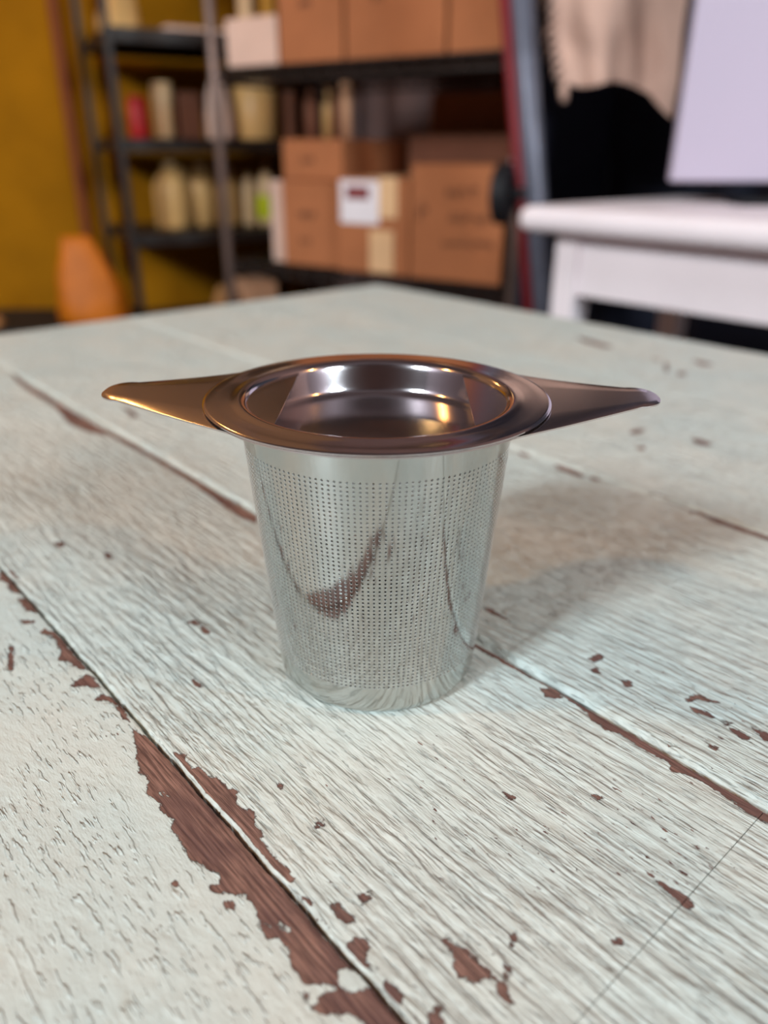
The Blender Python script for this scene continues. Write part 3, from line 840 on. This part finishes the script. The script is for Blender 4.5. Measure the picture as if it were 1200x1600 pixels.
def cardboard_box(label, s0, s1, y0, y1, z0, z1, mat='card', tape=None, tilt=0.0, base=rack_pt, ang=RA, open_flap=False, group='cardboard boxes on the wire rack', seam=True):
    w, d, h = s1 - s0 - 0.004, y1 - y0, z1 - z0
    o = thing('cardboard_box', label, 'box', base(s1 - 0.002, y0, z0 + 0.0005), ang + tilt, group)
    link_mesh('carton', bx(bmesh.new(), 0, w, 0, d, 0, h - 0.006, 0.002, 1), mat, o)
    # two closed top flaps meeting in the middle
    for a, b in ((0.001, d / 2 - 0.0015), (d / 2 + 0.0015, d - 0.001)):
        link_mesh('flap', bx(bmesh.new(), 0.001, w - 0.001, a, b, h - 0.0062, h - 0.002), mat, o)
    if tape:
        link_mesh('tape', bx(bmesh.new(), w / 2 - 0.024, w / 2 + 0.024, -0.0012, d * 0.9, h - 0.0022, h - 0.0008), 'tape', o)
        for (a, b, c, e) in tape:
            link_mesh('tape', bx(bmesh.new(), a, b, -0.0012, 0.0004, c, e), 'tape', o)
    return o


def scribble(parent, rows, mat='ink', seed=1):
    """illegible handwriting: loose looping strokes on the front face"""
    rnd = random.Random(seed)
    for (x0, x1, zc, hh) in rows:
        bm = bmesh.new()
        n = int((x1 - x0) / 0.012)
        for i in range(n):
            xa = x0 + (x1 - x0) * i / n
            pts = []
            for k in range(5):
                pts.append((xa + 0.0022 * k + rnd.uniform(-0.001, 0.001), -0.0008, zc + rnd.uniform(-hh, hh)))
            tube(bm, pts, 0.0014, 5)
        link_mesh('handwriting', bm, mat, parent)


cardboard_box('small pale cardboard box at the left end of the upper wire shelf', 0.575, 0.735, 0.02, 0.32, 1.048, 1.150, 'card_pale')
b = cardboard_box('tall brown cardboard box on the upper wire shelf beside the small pale box', 0.388, 0.572, 0.02, 0.36, 1.048, 1.30)
scribble(b, [(0.06, 0.10, 0.115, 0.010)], seed=4)
b = cardboard_box('wide brown cardboard box in the middle of the upper wire shelf', 0.132, 0.384, 0.02, 0.36, 1.048, 1.31)
scribble(b, [(0.06, 0.10, 0.112, 0.010)], seed=5)
cardboard_box('brown cardboard box at the right end of the upper wire shelf', -0.045, 0.128, 0.02, 0.36, 1.048, 1.30, 'card')
b = cardboard_box('brown cardboard box at the left of the lower wire shelf under a flatter box', 0.404, 0.585, 0.02, 0.34, 0.602, 0.802)
scribble(b, [(0.05, 0.11, 0.12, 0.012), (0.05, 0.09, 0.06, 0.008)], seed=8)
b = cardboard_box('flatter brown cardboard box stacked on top of another on the lower shelf', 0.404, 0.585, 0.03, 0.34, 0.802, 0.893)
scribble(b, [(0.06, 0.10, 0.045, 0.010)], seed=9)
cardboard_box('narrow faded cardboard box at the far left of the lower wire shelf', 0.590, 0.640, 0.04, 0.34, 0.602, 0.80, 'card_pale')
b = cardboard_box('cardboard box with white paper label and tape strips on its front', 0.198, 0.400, 0.0, 0.30, 0.602, 0.813, tape=((0.118, 0.166, 0.125, 0.211), (0.092, 0.158, 0.004, 0.098)))
lb = link_mesh('label_sheet', bx(bmesh.new(), 0.010, 0.118, -0.0022, 0.0, 0.110, 0.203), 'paper', b)
link_mesh('label_bar', bx(bmesh.new(), 0.028, 0.092, -0.0030, -0.0021, 0.163, 0.190), 'ink_red', lb)
b = cardboard_box('large brown cardboard box with three lines of dark handwriting on its front', -0.037, 0.195, -0.005, 0.30, 0.602, 0.843, 'card')
scribble(b, [(0.09, 0.165, 0.185, 0.013), (0.10, 0.205, 0.135, 0.012), (0.085, 0.21, 0.082, 0.011), (0.02, 0.05, 0.15, 0.025)], seed=3)
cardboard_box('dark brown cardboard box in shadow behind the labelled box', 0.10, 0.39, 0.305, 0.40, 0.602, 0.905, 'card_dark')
sh = box_obj('foam_sheet', 'paper', None, -0.15, 0.0, 0, 0.016, 0, 0.345, 0.003)
sh.location = rack_pt(-0.05, 0.306, 0.6025); sh.rotation_euler = (0, 0, RA)
tag(sh, 'pale sheet standing upright behind the handwritten box', 'sheet')

bp = box_obj('brown_stand_in', 'card', None, -0.43, 0.0, 0, 0.010, 0, 0.40, 0.001)  # brown panel added where the wall behind the boxes came out too dark
bp.location = rack_pt(-0.045, 0.415, 0.6025); bp.rotation_euler = (0, 0, RA)
tag(bp, 'large brown cardboard panel standing in for the wall behind the lower wire shelf', 'sheet')


def slim_bottle(label, s, y, z, r, h, mat, cap):
    o = thing('slim_bottle', label, 'bottle', rack_pt(s, y, z), RA, 'slim bottles on the stacked box')
    link_mesh('bottle_body', lathe(bmesh.new(), [(0, 0), (r, 0), (r, h * 0.62), (r * 0.45, h * 0.78), (r * 0.4, h * 0.9), (0, h * 0.9)], 16), mat, o, True)
    link_mesh('cap', lathe(bmesh.new(), [(0, h * 0.89), (r * 0.5, h * 0.89), (r * 0.5, h), (0, h)], 12), cap, o)


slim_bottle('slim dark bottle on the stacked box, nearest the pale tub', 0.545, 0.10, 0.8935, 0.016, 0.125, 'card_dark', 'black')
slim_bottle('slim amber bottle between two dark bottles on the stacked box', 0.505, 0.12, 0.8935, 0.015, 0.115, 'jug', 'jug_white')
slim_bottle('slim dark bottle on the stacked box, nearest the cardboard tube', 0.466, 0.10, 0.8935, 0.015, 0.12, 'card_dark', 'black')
tb = link_mesh('cardboard_tube', lathe(bmesh.new(), [(0.009, 0), (0.013, 0), (0.013, 0.118), (0.009, 0.118), (0.009, 0)], 16), 'card_b', None, True)
tb.location = rack_pt(0.424, 0.08, 0.8935)
tag(tb, 'upright cardboard tube on the stacked box beside the slim bottles', 'tube')

# ------------------------------------------------------------------ shelf rack at the yellow wall
QA = R(28)
QO = Vector((-0.764, 2.5, 0))


def q_pt(x, y, z):
    return QO + Vector((x * math.cos(QA) - y * math.sin(QA), x * math.sin(QA) + y * math.cos(QA), z))


rack2 = thing('metal_shelf', 'dark metal shelf unit with jugs standing against the yellow wall', 'shelf rack', QO, QA)
for z in (0.335, 0.634, 0.898, 1.179, 1.55):
    bm = bmesh.new()
    bx(bm, 0.0, 0.62, 0.0, 0.42, z - 0.006, z - 0.001)
    bx(bm, 0.0, 0.62, 0.0, 0.012, z - 0.036, z - 0.006); bx(bm, 0.0, 0.62, 0.408, 0.42, z - 0.036, z - 0.006)
    bx(bm, 0.0, 0.012, 0.012, 0.408, z - 0.036, z - 0.006); bx(bm, 0.608, 0.62, 0.012, 0.408, z - 0.036, z - 0.006)
    link_mesh('shelf', bm, 'black_metal', rack2)
for x in (-0.012, 0.632):
    for y in (-0.012, 0.432):
        bm = bx(bmesh.new(), x - 0.011, x + 0.011, y - 0.011, y + 0.011, 0, 1.75, 0.002, 1)
        link_mesh('post', bm, 'black_metal', rack2)


def jug(label, x, y, z, r, h, mat, capmat='jug_white', grip=True, group='jugs and bottles on the metal shelf', band=None):
    o = thing('plastic_jug', label, 'jug', q_pt(x, y, z), QA + 0.3, group)
    pr = [(0, 0), (r * 0.9, 0), (r, 0.012), (r, h * 0.55), (r * 0.93, h * 0.68), (r * 0.6, h * 0.84), (r * 0.3, h * 0.92), (r * 0.3, h * 0.95), (0, h * 0.95)]
    link_mesh('jug_body', lathe(bmesh.new(), pr, 24, 1.0, 0.8), mat, o, True)
    link_mesh('cap', lathe(bmesh.new(), [(0, h * 0.945), (r * 0.36, h * 0.945), (r * 0.36, h), (0, h)], 20, 1.0, 0.9), capmat, o)
    if grip:
        link_mesh('jug_handle', tube(bmesh.new(), [(r * 0.35, 0, h * 0.9), (r * 0.85, 0, h * 0.88), (r * 0.98, 0, h * 0.75), (r * 0.97, 0, h * 0.6)], r * 0.13, 8), mat, o, True)
    if band:
        link_mesh('label_band', lathe(bmesh.new(), [(r * 1.005, h * 0.12), (r * 1.02, h * 0.13), (r * 1.02, h * 0.5), (r * 1.005, h * 0.51)], 24, 1.0, 0.8), band, o, True)
    return o


jug('large milky plastic jug on the middle shelf, leftmost of the jugs', 0.155, 0.13, 0.634, 0.058, 0.20, 'jug')
jug('second milky plastic jug from the left on the lower shelf', 0.265, 0.17, 0.634, 0.050, 0.195, 'jug')
jug('third milky plastic jug from the left on the lower shelf', 0.355, 0.17, 0.634, 0.042, 0.19, 'jug')
jug('white bottle with a lime green label on the lower shelf', 0.475, 0.12, 0.634, 0.035, 0.19, 'jug_white', band='lime', grip=False)
jug('slim white bottle between the jugs and the lime labelled bottle', 0.415, 0.13, 0.634, 0.022, 0.17, 'jug_white', grip=False)

# red bottle, white canister, brown carton, pale bag, big pale canister on the middle shelf
def canister(name, label, cat, x, y, z, r, h, mat, lidmat, sy=1.0, taper=1.0, seg=24):
    o = thing(name, label, cat, q_pt(x, y, z), QA)
    link_mesh('can_body', lathe(bmesh.new(), [(0, 0), (r * taper * 0.96, 0), (r * taper, 0.006), (r, h * 0.86), (r * 0.9, h * 0.9), (0, h * 0.9)], seg, 1.0, sy), mat, o, True)
    link_mesh('can_lid', lathe(bmesh.new(), [(0, h * 0.9), (r * 0.95, h * 0.9), (r * 0.95, h * 0.985), (r * 0.88, h), (0, h)], seg, 1.0, sy), lidmat, o, True)
    return o


canister('red_bottle', 'small bright red container on the shelf by the yellow wall', 'bottle', 0.080, 0.13, 0.898, 0.030, 0.115, 'red_plastic', 'red_plastic', 0.8, 1.1)
canister('white_canister', 'slim white canister standing next to the red container', 'canister', 0.158, 0.13, 0.898, 0.032, 0.155, 'jug_white', 'jug_white')
canister('white_tub', 'broad pale tub with light lid at the right end of the shelf', 'tub', 0.465, 0.15, 0.898, 0.072, 0.175, 'jug', 'jug_white')
canister('amber_bottle', 'dark amber bottle behind the broad pale tub', 'bottle', 0.578, 0.14, 0.898, 0.020, 0.16, 'card_dark', 'black', 1.0, 1.1)
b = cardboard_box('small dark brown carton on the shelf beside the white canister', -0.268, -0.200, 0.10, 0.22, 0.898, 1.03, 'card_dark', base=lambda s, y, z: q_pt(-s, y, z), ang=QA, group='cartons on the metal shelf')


def pouch(name, label, cat, loc, w, d, h, mat, seed, rot=0.0, lean=0.0, top=0.35):
    """a soft standing bag, pinched towards its top"""
    bm = bmesh.new()
    rnd = random.Random(seed)
    n, k = 28, 14
    rings = []
    for j in range(k + 1):
        f = j / k
        ww = w * (1 - (1 - top) * f ** 1.8) * (0.9 + 0.1 * math.sin(f * 3.1))
        dd = d * (1 - 0.9 * f ** 1.5)
        ring = []
        for i in range(n):
            a = 2 * math.pi * i / n
            ca, sa = math.cos(a), math.sin(a)
            q = 1 + 0.10 * mnoise.noise(Vector((ca * 2 + seed, sa * 2, f * 4)))
            sx = math.copysign(abs(ca) ** 0.7, ca); sy = math.copysign(abs(sa) ** 0.7, sa)
            ring.append(bm.verts.new((ww / 2 * sx * q + lean * f * f, dd / 2 * sy * q, h * f * (1 + (0.04 * mnoise.noise(Vector((ca * 3, sa * 3, seed))) if j == k else 0)))))
        rings.append(ring)
    for a, b2 in zip(rings, rings[1:]):
        for i in range(n):
            bm.faces.new((a[i], a[(i + 1) % n], b2[(i + 1) % n], b2[i]))
    bm.faces.new(list(reversed(rings[0]))); bm.faces.new(rings[-1])
    o = link_mesh(name, bm, mat, None, True)
    o.location = loc
    o.rotation_euler = (0, 0, rot)
    return tag(o, label, cat)


pouch('paper_bag', 'pale pinkish bag standing on the shelf between carton and tub', 'bag', q_pt(0.332, 0.13, 0.898), 0.10, 0.09, 0.185, 'card_pale', 2, QA)
pouch('plastic_bag', 'crumpled pale bag on the top shelf above the red container', 'bag', q_pt(0.06, 0.18, 1.179), 0.13, 0.14, 0.10, 'jug', 5, QA, 0.02, 0.6)
fl = box_obj('paper_stack', 'card_pale', None, 0, 0.26, 0, 0.20, 0, 0.012, 0.002)
fl.location = q_pt(0.16, 0.02, 1.1785); fl.rotation_euler = (0, 0, QA)
tag(fl, 'flat pinkish stack of paper on the top metal shelf', 'paper')
for i, (x, hgt, mt) in enumerate(((0.47, 0.16, 'jug_white'), (0.545, 0.18, 'yellow_can'))):
    canister('tall_canister', ('pale canister on the top shelf left of the yellow one', 'yellow canister on the top shelf at its right end')[i], 'canister', x, 0.2, 1.179, 0.028, hgt, mt, 'card_dark')
b = cardboard_box('small tan carton low behind the mint table below the jugs', -0.46, -0.36, 0.02, 0.20, 0.335, 0.46, 'card_b', base=lambda s, y, z: q_pt(-s, y, z), ang=QA, group='cartons on the metal shelf')
pouch('tan_bag', 'small tan bag on the bottom shelf left of the tan carton', 'bag', q_pt(0.29, 0.10, 0.335), 0.09, 0.08, 0.115, 'tan', 7, QA)

# bench, orange bag and tan parcel at the far left
bench = thing('bench', 'low dark bench at the left under the orange bag', 'bench', (-1.02, 2.12, 0), R(4))
box_obj('bench_top', 'black', bench, -0.32, 0.33, -0.16, 0.16, 0.415, 0.45, 0.004)
for x in (-0.29, 0.26):
    for y in (-0.14, 0.10):
        box_obj('leg', 'black', bench, x, x + 0.04, y, y + 0.04, 0, 0.415, 0.002)
pouch('orange_bag', 'bright orange plastic bag slumped on the dark bench', 'bag', (-0.775, 2.10, 0.4505), 0.185, 0.13, 0.215, 'orange', 11, R(4), -0.02, 0.42)
pouch('tan_parcel', 'tan rounded parcel at the left end of the dark bench', 'parcel', (-1.055, 2.03, 0.4505), 0.13, 0.10, 0.03, 'tan', 13, R(4), 0, 0.7)

# ------------------------------------------------------------------ leaning pole with red edge and black knob
pole = thing('leaning_pole', 'tall grey metal pole with a red edge leaning beside the cardboard boxes', 'pole', (0.419, 1.575, 0.0))
def on_pole(z, dx=0.0, dy=0.0):
    return (-0.1625 * z + dx, dy, z)
link_mesh('pole_shaft', tube(bmesh.new(), [on_pole(0.0, -0.008), on_pole(0.7, -0.008), on_pole(1.5, -0.008)], 0.022, 16), 'pole_grey', pole, True)
link_mesh('red_rail', tube(bmesh.new(), [on_pole(0.02, -0.036), on_pole(0.7, -0.036), on_pole(1.5, -0.036)], 0.011, 10), 'red', pole, True)
kz = 0.795
kp = Vector(on_pole(kz, -0.070, -0.012))
bm = bmesh.new()
kd = Vector((0.93, -0.36, 0))
tube(bm, [kp - kd * 0.016, kp - kd * 0.010, kp + kd * 0.010, kp + kd * 0.016], [0.044, 0.054, 0.054, 0.044], 28)
kn = link_mesh('knob', bm, 'black', pole, True)
kn.data.set_sharp_from_angle(angle=R(30))
link_mesh('knob_stem', tube(bmesh.new(), [kp, kp + Vector((0.06, 0.012, 0))], 0.012, 8), 'black', pole, True)

# ------------------------------------------------------------------ white desk, panel, cloth, dark panel
DA = R(-48.4)
DO = Vector((0.219, 1.392, 0))
DZ = 0.785


def d_pt(x, y, z):
    return DO + Vector((x * math.cos(DA) - y * math.sin(DA), x * math.sin(DA) + y * math.cos(DA), z))


desk = thing('white_desk', 'white painted desk with a rounded top edge behind the mint table', 'desk', DO, DA)
dt = box_obj('desk_top', 'desk_white', desk, 0.0, 1.1, 0.0, 0.50, DZ - 0.040, DZ, 0.018, 5)
AZ0, AZ1 = DZ - 0.140, DZ - 0.0405
box_obj('apron', 'desk_white', desk, 0.100, 1.000, 0.052, 0.072, AZ0, AZ1, 0.002)
box_obj('apron', 'desk_white', desk, 0.100, 1.000, 0.428, 0.448, AZ0, AZ1, 0.002)
box_obj('apron', 'desk_white', desk, 0.062, 0.082, 0.090, 0.410, AZ0, AZ1, 0.002)
box_obj('apron', 'desk_white', desk, 1.018, 1.038, 0.090, 0.410, AZ0, AZ1, 0.002)
for x in (0.056, 1.000):
    for y in (0.046, 0.410):
        bm = bmesh.new()
        pr = [(0.022, AZ1), (0.022, AZ0 - 0.015), (0.019, 0.35), (0.014, 0.0)]
        rings = [[bm.verts.new((x + 0.022 + sx * r, y + 0.022 + sy * r, z)) for sx, sy in ((-1, -1), (1, -1), (1, 1), (-1, 1))] for r, z in pr]
        for a, b2 in zip(rings, rings[1:]):
            for k in range(4):
                bm.faces.new((a[k], a[(k + 1) % 4], b2[(k + 1) % 4], b2[k]))
        bm.faces.new(rings[0]); bm.faces.new(rings[-1])
        link_mesh('leg', bm, 'desk_white', desk)

scr = thing('flat_panel', 'large flat lavender white panel standing upright on the white desk', 'panel', (0.70, 1.43, DZ + 0.0005), R(-6))
box_obj('panel_board', 'panel_white', scr, -0.213, 0.28, -0.012, 0.012, 0.036, 0.50, 0.004)
box_obj('foot_bar', 'black', scr, -0.10, 0.14, -0.045, 0.05, 0.0, 0.010, 0.003)
box_obj('stand_neck', 'black', scr, -0.015, 0.065, 0.0125, 0.024, 0.0105, 0.20, 0.002)

bd = thing('dark_board', 'tall dark navy board against the wall behind the white desk', 'board', (0.655, 1.995, 0), DA)
box_obj('board_sheet', 'navy', bd, -0.36, 1.6, 0.02, 0.036, 0.0, 1.9)
for x in (-0.36, 0.6, 1.56):
    box_obj('batten', 'navy', bd, x, x + 0.04, 0.002, 0.02, 0.0, 1.9)

# fringed cloth hanging from a dark rail
rail = link_mesh('hanging_rail', tube(bmesh.new(), [(0.262, 1.651, 1.23), (0.80, 1.555, 1.23)], 0.006, 10), 'black', None, True)
tag(rail, 'thin dark rail above the desk carrying the beige cloth', 'rail')
cl = thing('fringed_cloth', 'beige cloth with a ragged fringe hanging beside the white panel', 'cloth', (0.270, 1.6496, 1.23), math.atan2(-0.096, 0.538))
bm = bmesh.new()
nu, nv = 60, 50
grid = []
for i in range(nu + 1):
    fx = i / nu
    drop = 0.255 + 0.020 * fx + 0.04 * max(0, fx - 0.78) / 0.22 + 0.008 * math.sin(fx * 9)
    row = []
    for j in range(nv + 1):
        fz = j / nv
        x = fx * 0.27 - 0.012 + 0.070 * fz * (1 - fx) + 0.010 * mnoise.noise(Vector((fx * 3, fz * 3, 0)))
        y = (0.018 * math.sin(fx * 9 + fz * 1.8) + 0.006 * math.sin(fx * 21 - fz * 2) + 0.016 * mnoise.noise(Vector((fx * 3, fz * 3, 7)))) * min(1, fz * 1.4) - 0.016 * fz - 0.0105
        row.append(bm.verts.new((x, y, 0.0095 - fz * drop)))
    grid.append(row)
for i in range(nu):
    for j in range(nv):
        bm.faces.new((grid[i][j], grid[i + 1][j], grid[i + 1][j + 1], grid[i][j + 1]))
edge_pts = [v.co.copy() for v in grid[0]]
fold = [bm.verts.new((v.co.x, 0.0105, 0.0095)) for v in (r[0] for r in grid)]
fold2 = [bm.verts.new((v.co.x, 0.0115, -0.05)) for v in fold]
for i in range(nu):
    bm.faces.new((grid[i][0], fold[i], fold[i + 1], grid[i + 1][0]))
    bm.faces.new((fold[i], fold2[i], fold2[i + 1], fold[i + 1]))
sheet = link_mesh('cloth_sheet', bm, 'cloth', cl, True)
sm = sheet.modifiers.new('thickness', 'SOLIDIFY'); sm.thickness = 0.0022
rnd = random.Random(3)
for k in range(16):
    p = edge_pts[int(k * (nv) / 16) + 2]
    L = rnd.uniform(0.014, 0.026)
    bm = tube(bmesh.new(), [p + Vector((0.004, 0, 0)), p + Vector((-L * 0.45, -0.002, -L * 0.25)), p + Vector((-L * 0.7, 0, -L * 0.9))], [0.005, 0.0055, 0.003], 7)
    link_mesh('fringe_tuft', bm, 'cloth', sheet, True)
p = edge_pts[-1]
link_mesh('corner_tassel', tube(bmesh.new(), [p + Vector((0.006, 0, 0.005)), p + Vector((0.003, -0.002, -0.015)), p + Vector((0.006, 0, -0.034))], [0.006, 0.009, 0.006], 9), 'cloth', sheet, True)

# ------------------------------------------------------------------ warm bulbs hanging from the ceiling
WARM = (1.0, 0.46, 0.12)


def pendant(label, x, y, z, power, rad=0.03, col=WARM, k=1.0):
    o = thing('pendant_bulb', label, 'lamp', (x, y, z), 0, 'bare warm bulbs hanging from the ceiling')
    link_mesh('glass', lathe(bmesh.new(), [(r * k, h * k) for r, h in ((0, -0.04), (0.018, -0.036), (0.03, -0.02), (0.033, 0.0), (0.028, 0.02), (0.016, 0.038), (0.013, 0.05))], 20), 'bulb', o, True)
    link_mesh('socket', lathe(bmesh.new(), [(r * k, h * k) for r, h in ((0.013, 0.05), (0.02, 0.052), (0.02, 0.09), (0.008, 0.1), (0, 0.1))], 16), 'black', o, True)
    link_mesh('cord', tube(bmesh.new(), [(0, 0, 0.099 * k), (0, 0, ZC - z)], 0.003 * max(k, 0.5), 6), 'black', o, True)
    l = bpy.data.lights.new('bulb_light', 'POINT')
    l.energy = power; l.color = col; l.shadow_soft_size = rad
    lo = bpy.data.objects.new('bulb_light', l)
    C.objects.link(lo); lo.parent = o; lo.location = (0, 0, -0.075)
    return o


pendant('bare warm bulb to the left of the mint table', -1.28, -0.06, 2.03, 38, 0.04)
pendant('bare warm bulb to the right of the mint table', 1.60, -0.39, 1.96, 38, 0.04)
pendant('bare warm bulb in front of the metal shelf and yellow wall', -0.78, 1.95, 1.98, 10, 0.04)
pendant('bare warm bulb above the wire rack', 0.112, 1.60, 1.275, 0.02, 0.01, k=0.35)
